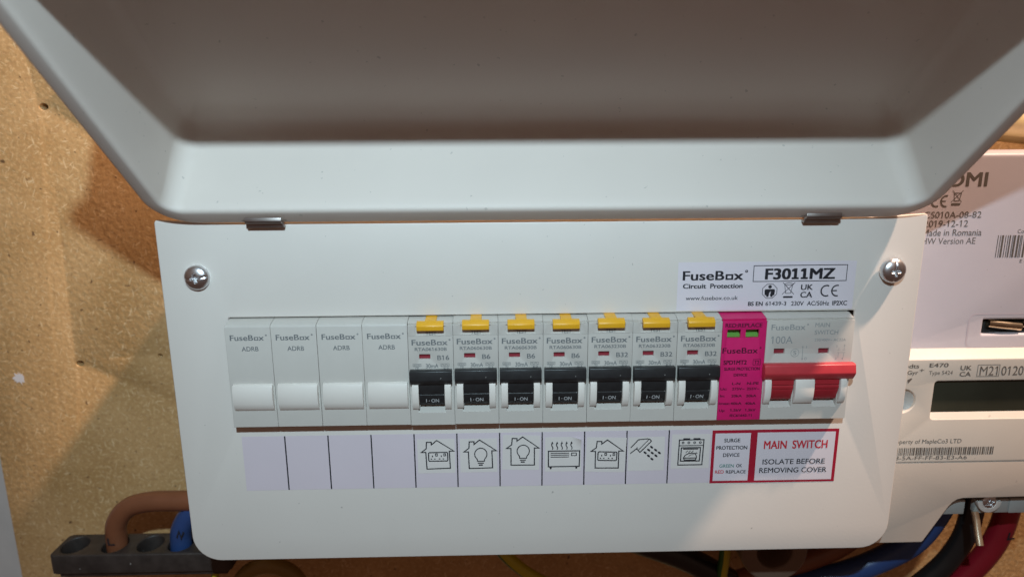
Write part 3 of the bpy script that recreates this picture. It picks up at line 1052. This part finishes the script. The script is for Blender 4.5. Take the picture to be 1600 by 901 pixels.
# crossed-out wheeled bin
p.stroke([(97.0, 29.4), (100.3, 29.5), (99.6, 26.0), (97.6, 26.0)], 0.2, fr, True)
p.stroke([(96.8, 29.9), (98.6, 30.4), (100.5, 29.9)], 0.2, fr)
p.stroke([(96.2, 30.5), (101.0, 25.6)], 0.22, fr); p.stroke([(101.2, 30.5), (96.2, 25.6)], 0.22, fr)
p.flat([(96.7, 24.1), (100.6, 24.1), (100.6, 24.8), (96.7, 24.8)], fr)
p.text('UK', fr, 103.7, 108.6, 27.4, 29.6, 0.02)
p.text('CA', fr, 103.7, 108.6, 24.2, 26.5, 0.02)
p.stroke(circ(114.2, 26.9, 2.1, 20, math.radians(62), math.radians(298), rz=2.2), 0.55, fr)
p.stroke(circ(118.6, 26.9, 2.1, 20, math.radians(75), math.radians(285), rz=2.2), 0.55, fr)
p.stroke([(116.6, 26.9), (118.6, 26.9)], 0.5, fr)
p.build('lettering', M_INK, rl)
MB().flat([(91.3, 26.9), (91.6, 26.9), (91.1, 26.3), (91.6, 26.3), (90.9, 25.2), (91.1, 25.95), (90.7, 25.95)], front(Y - 0.17)).build('bolt_symbol', M_LABEL, rl)

# ================================================================== COMMUNICATIONS HUB (upper right)
HB = thing('communications_hub', 'lilac grey communications hub with printed text above the electricity meter', 'meter hub', (215, 10, -4))
b = MB()
hub_out = [(150, -4.5), (270, -1.0), (270, 80.4), (150, 80.6)]
slot = rrect(188.8, 212, 4.4, 10.8, 0.4, 2)
b.plate(rrect(150, 272, -3.6, 80.8, 2.0, 4), [slot], 10, 14, 1.2, 4)
b.box(150.2, 271.8, 14.05, 52, -3.4, 80.6, 0.6, 2)
b.build('case', M_HUB, HB)
r_ = MB()
ring = rrect(182.3, 226, -2.2, 13.4, 3.2, 6)
r_.stroke(rrect(182.3, 226, -1.8, 13.4, 3.0, 6), 0.7, front(9.98), True)  # flat line on the case; the groove's shade is put into its colour
r_.build('groove_shade_line', mat('lilac_shadow_plastic', (0.55, 0.48, 0.52), 0.5), HB)
MB().box(188, 212.5, 13.6, 14.02, 4, 11).build('slot_floor', M_DARK, HB)
q = MB(); q.tube([(192, 12.0, 8.8), (199, 11.4, 8.0), (206, 11.6, 7.2)], 1.9, 14); q.tube([(207, 12, 8.2), (212, 12, 8.0)], 1.6, 12)
q.build('spring_contact', mat('bronze_contact', (0.62, 0.5, 0.36), 0.25, metal=1.0), HB)
p = MB(); fr = front(10)
p.text('EDMI', fr, 160.5, 181.4, 67.6, 73.2, 0.022)
p.stroke(circ(161.3, 61.6, 2.0, 18, math.radians(62), math.radians(298), rz=2.2), 0.7, fr)
p.stroke(circ(165.2, 61.6, 2.0, 18, math.radians(75), math.radians(285), rz=2.2), 0.7, fr)
p.stroke([(163.4, 61.6), (165.2, 61.6)], 0.5, fr)
p.stroke([(168.3, 64.9), (171.3, 64.9), (170.7, 61.7), (168.7, 61.7)], 0.28, fr, True)
p.stroke([(167.5, 66), (171.8, 61.2)], 0.26, fr); p.stroke([(172.0, 66), (167.4, 61.2)], 0.26, fr)
p.flat([(167.6, 59.9), (171.3, 59.9), (171.3, 60.8), (167.6, 60.8)], fr)
p.text('CS010A-08-82', fr, 156.9, 180.9, 54.7, 57.3)
p.text('2019-12-12', fr, 157.4, 175.8, 51.0, 53.7)
p.text('Made in Romania', fr, 157.4, 182.1, 47.3, 50.0)
p.text('HW Version AE', fr, 157.4, 180.0, 43.8, 46.4)
p.build('lettering', M_METERINK, HB)
p = MB()
xx = 189.3
rb = random.Random(3)
while xx < 214:
    w_ = rb.choice((0.3, 0.3, 0.55, 0.8)); p.flat([(xx, 37.9), (xx + w_, 37.9), (xx + w_, 47.3), (xx, 47.3)], fr)
    xx += w_ + rb.choice((0.3, 0.45, 0.7))
p.build('barcode', M_METERINK, HB)
p = MB()
p.text('Comms Hub', fr, 197.3, 209, 48.1, 49.7)
p.text('E 47 1120', fr, 200.2, 210, 35.6, 37.0)
p.build('barcode_text', M_METERINK, HB)

HB.location = (0.2232, 0.0200, -0.0074)
HB.scale = (1.035, 1.035, 1.035)

# ================================================================== ELECTRICITY METER (lower right)
EM = thing('electricity_meter', 'beige electricity meter with a dark display beside the fuse box', 'electricity meter', (215, 14, -98))
b = MB()
lcd = rrect(173.9, 232, -36.4, -18.3, 1.6, 5)
knob = circ(160.0, -27.5, 6.2, 28, rz=5.6)
b.plate(rrect(150, 262, -57.5, -8.0, 1.0, 4), [lcd, knob], 14, 19, 0.5, 3)
b.prism([(14.3, -8.3), (15.0, -7.9), (20.0, -5.0), (21, -4.8), (85, -4.8), (85, -57.2), (19.05, -57.2), (19.05, -8.6)], 150.3, 261.7, 0.3, 2)
b.build('case', M_METER, EM)
MB().box(173, 233, 16.4, 17.2, -34.2, -17.5).build('display', M_LCD, EM)
MB().prism([(14.6, -36.3), (16.6, -33.7), (17.2, -33.7), (17.2, -37.2), (14.6, -37.2)], 172, 234, 0).build('display_sill', M_METER, EM)
kb = MB()
nr, na = 10, 32
vs, fs = [], []
for i in range(nr + 1):
    for k in range(na):
        a = 2 * math.pi * k / na
        vs.append((160 + 6.4 * i / nr * math.cos(a), 17.6 - 2.4 * (i / nr) ** 2, -27.5 + 5.8 * i / nr * math.sin(a)))
for i in range(nr):
    for k in range(na):
        fs.append((i * na + k, i * na + (k + 1) % na, (i + 1) * na + (k + 1) % na, (i + 1) * na + k))
kb.add(vs, fs)
kb.build('button_dimple', M_GREYP, EM)
p = MB(); fr = front(14)
p.text('E470', fr, 170.4, 178.9, -11.7, -9.9, 0.02)
p.text('Type 5424', fr, 170.6, 181.2, -15.2, -13.4)
p.text('UK', fr, 184.4, 189.4, -13.2, -11.2, 0.02)
p.text('CA', fr, 184.4, 189.5, -16.1, -14.1, 0.02)
p.stroke([(192.2, -10.9), (202.0, -10.9), (202.0, -16.25), (192.2, -16.25)], 0.22, fr, True)
p.text('M21', fr, 193.3, 201.3, -15.8, -11.6)
p.text('0120', fr, 203.0, 212.9, -15.9, -11.7)
p.text('Ampdts', fr, 154.0, 165.8, -12.0, -10.1, 0.015)
p.text('Gyr', fr, 160.9, 165.7, -14.95, -13.2, 0.015)
p.text('+', fr, 166.2, 168.2, -13.9, -12.2, 0.015)
p.flat([(161.2, -17.6), (163.0, -16.6), (163.4, -17.0), (161.8, -19.2)], fr)
p.build('lettering', M_METERINK, EM)
p = MB()
p.text('Property of MapleCo3 LTD', fr, 157.3, 189.8, -48.0, -46.0)
p.build('owner_lettering', M_METERINK, EM)
p = MB()
xx = 156.0
while xx < 205:
    w_ = rb.choice((0.3, 0.3, 0.5, 0.7)); p.flat([(xx, -53.8), (xx + w_, -53.8), (xx + w_, -50.0), (xx, -50.0)], fr)
    xx += w_ + rb.choice((0.3, 0.4, 0.55))
p.build('barcode', M_METERINK, EM)
p = MB()
p.text('8-5A-FF-FF-83-E3-A6', fr, 160.3, 193.5, -56.0, -54.2)
p.build('barcode_text', M_METERINK, EM)
c = MB()
cov = [(150, -57.7), (262, -57.7), (262, -75.3), (194.5, -75.9), (192.2, -76.5), (190.2, -77.9), (188.6, -79.9), (178.8, -97.6), (178.2, -98.3), (150, -98.3)]
c.plate([(a, z + (0.15 if z > -60 else 0)) for a, z in cov], [], 14.15, 17.2, 0.35, 2)
c.build('terminal_cover', M_METER2, EM)
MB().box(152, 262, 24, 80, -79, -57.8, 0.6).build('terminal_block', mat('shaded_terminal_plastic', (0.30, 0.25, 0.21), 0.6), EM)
g = MB()
g.box(176, 201.0, 20.5, 24, -88.0, -80.6, 0.5); g.box(206, 222, 20.5, 24, -87.6, -80.3, 0.5)
g.prism([(20.3, -80), (24, -80), (24, -87.8), (20.3, -87.8)], 222.3, 240, 0.6)
g.build('terminal_shelf', M_GREYP, EM)
cl = MB()
cl.plate(circ(210.5, -80.0, 5.6, 20, math.pi, 2 * math.pi) + circ(210.5, -80.0, 3.4, 20, 2 * math.pi, math.pi), [], 17.6, 20.0, 0.2, 2)
cl.build('screw_clip', M_CHEEK, EM)
screw(210.6, -80.4, 18.4, 3.6, 0.5, hgt=1.2).build('terminal_screw', M_CHROME, EM, smooth=60)
sw = MB()
sw.tube([(205.2, 19.5, -86), (205.4, 17.6, -90), (205.1, 15.0, -95), (204.9, 12.4, -99.5)], 1.6, 16)
sw.build('seal_tag', M_COPPER, EM)

# ================================================================== CABLES AND TERMINAL BLOCK
cb = thing('terminal_block', 'dusty dark brown terminal block with open holes at lower left', 'terminal block', (-210, 63, -136.5))
bb = MB()
hl = [(-244.5, 6.6), (-223.5, 6.2), (-205.0, 6.4), (-189.0, 6.2)]
q = MB()
tmp = MB()
tmp.plate(rrect(-253, -160, 53, 73, 3.0, 4), [circ(hx, 63, hr, 24, rz=7.6) for hx, hr in hl], 0, 11, 0.8, 2)
for v in tmp.bm.verts:          # the outline lies flat: turn depth into height
    v.co = Vector((v.co.x, v.co.z, -122.3 - v.co.y))
bmesh.ops.recalc_face_normals(tmp.bm, faces=tmp.bm.faces)
tmp.build('body', M_BLOCK, cb)
MB().box(-250, -163, 55.5, 71, -136.5, -133.4, 0.4).build('base', M_BLOCK, cb)


def cable(name, pts, r, material, label, cat='cable', mark=None):
    o = MB().tube(pts, r).build(name, material, origin=pts[0])
    return tag(o, label, cat)


br = cable('power_cable', [(-222.5, 63, -132), (-222.5, 63, -122), (-221, 62.5, -110), (-214, 62, -101), (-203, 61, -97), (-188, 60, -96), (-160, 58, -95.5), (-130, 56, -95)], 5.2, M_BROWN,
           'thick brown cable curving from the terminal block behind the fuse box')
bl = cable('power_cable', [(-189, 63, -132), (-189, 63, -124), (-187, 62, -113), (-180, 61, -103), (-170, 60, -98), (-150, 58, -93)], 5.4, M_BLUE,
           'blue cable rising from the terminal block at the box corner')


def fr_tilt(cx, cz, y, ang):
    return front_rot(y, cx, cz, ang)


p = MB(); p.stroke([(-1.3, 2.2), (-1.2, -1.6), (1.9, -1.6)], 0.8, front_rot(57.2, -222.3, -117.5, 0.0)); p.build('core_mark', M_INK, br)
p = MB(); p.stroke([(-1.6, -2.0), (-0.9, 2.0), (0.6, -1.6), (1.6, 2.2)], 0.8, front_rot(56.1, -185.5, -113.5, -0.2)); p.build('core_mark', M_INK, bl)

cable('earth_cable', [(-172.5, 62, -80), (-172.5, 62, -110), (-172.7, 62, -150), (-173, 62, -190)], 1.9, M_EARTH, 'thin green and yellow earth wire hanging below the left box corner')
cable('looped_cable', [(-163, 62, -190), (-162, 62, -155), (-156, 62, -141), (-144, 62, -136.5), (-132, 62, -141), (-126, 62, -155), (-125, 62, -190)], 4.2, M_EARTHDULL, 'dull yellow cable looping below the fuse box')
cable('earth_cable', [(-34, 66, -110), (-22, 66, -128), (-12, 64, -139), (2, 64, -150), (30, 64, -165)], 3.4, M_EARTH, 'green and yellow earth cable slanting below the middle of the box')
cable('earth_cable', [(103, 62, -100), (103, 62, -135), (102, 62, -150), (101, 62, -190)], 3.0, M_EARTH, 'green and yellow earth cable under the round gland')
cable('dark_cable', [(20, 72, -112), (50, 70, -128), (85, 68, -142), (125, 66, -165)], 7.0, M_BLKCAB, 'black cable in the shade under the fuse box')
gl = MB()
gl.plate(circ(121, -120, 17, 32), [circ(121, -120, 9, 24)], 40, 60, 1.5, 3)
tag(gl.build('cable_gland', M_GLAND, origin=(121, 40, -137)), 'round brown cable gland peeping below the fuse box', 'cable gland')
cable('power_cable', [(212, 46, -82), (207, 48, -104), (199, 51, -122), (184, 55, -136), (166, 58, -146), (140, 62, -156), (110, 64, -172)], 6.4, M_BLUE, 'thick blue meter cable sweeping left below the meter')
cable('power_cable', [(180, 58, -112), (168, 62, -130), (150, 64, -141), (125, 66, -150), (90, 68, -165)], 5.6, M_BROWN, 'brown cable in shade beside the blue meter cable')
cable('power_cable', [(223, 44, -75), (223.5, 45, -98), (222.5, 46, -115), (218, 48, -130), (211, 50, -142), (198, 54, -160)], 5.4, M_BLKCAB, 'glossy black meter cable beside the seal tag')
rd = cable('power_cable', [(241.5, 44, -75), (242, 45, -98), (240.5, 46, -115), (236, 48, -130), (228, 51, -145), (214, 56, -165)], 5.8, M_REDCAB, 'glossy red meter cable at the lower right')
p = MB(); p.stroke([(-0.8, 2.2), (-1.2, -1.8), (2.2, -1.2)], 0.9, front_rot(39.9, 241.8, -113, 0.0)); p.build('core_mark', M_INK, rd)
cable('cream_cable', [(300, 66, 99), (262, 66, 92.5), (244, 66, 92), (220, 66, 94), (190, 68, 101), (150, 70, 112)], 6.5, M_CREAM, 'thick cream cable above the communications hub')
cable('cream_cable', [(300, 76, 93), (262, 76, 87), (240, 76, 87.5), (210, 76, 92), (170, 76, 100)], 5.0, M_CREAM, 'second cream cable, lower and half hidden behind the hub top')

for o in list(bpy.data.objects):
    if 'org' in o: del o['org']
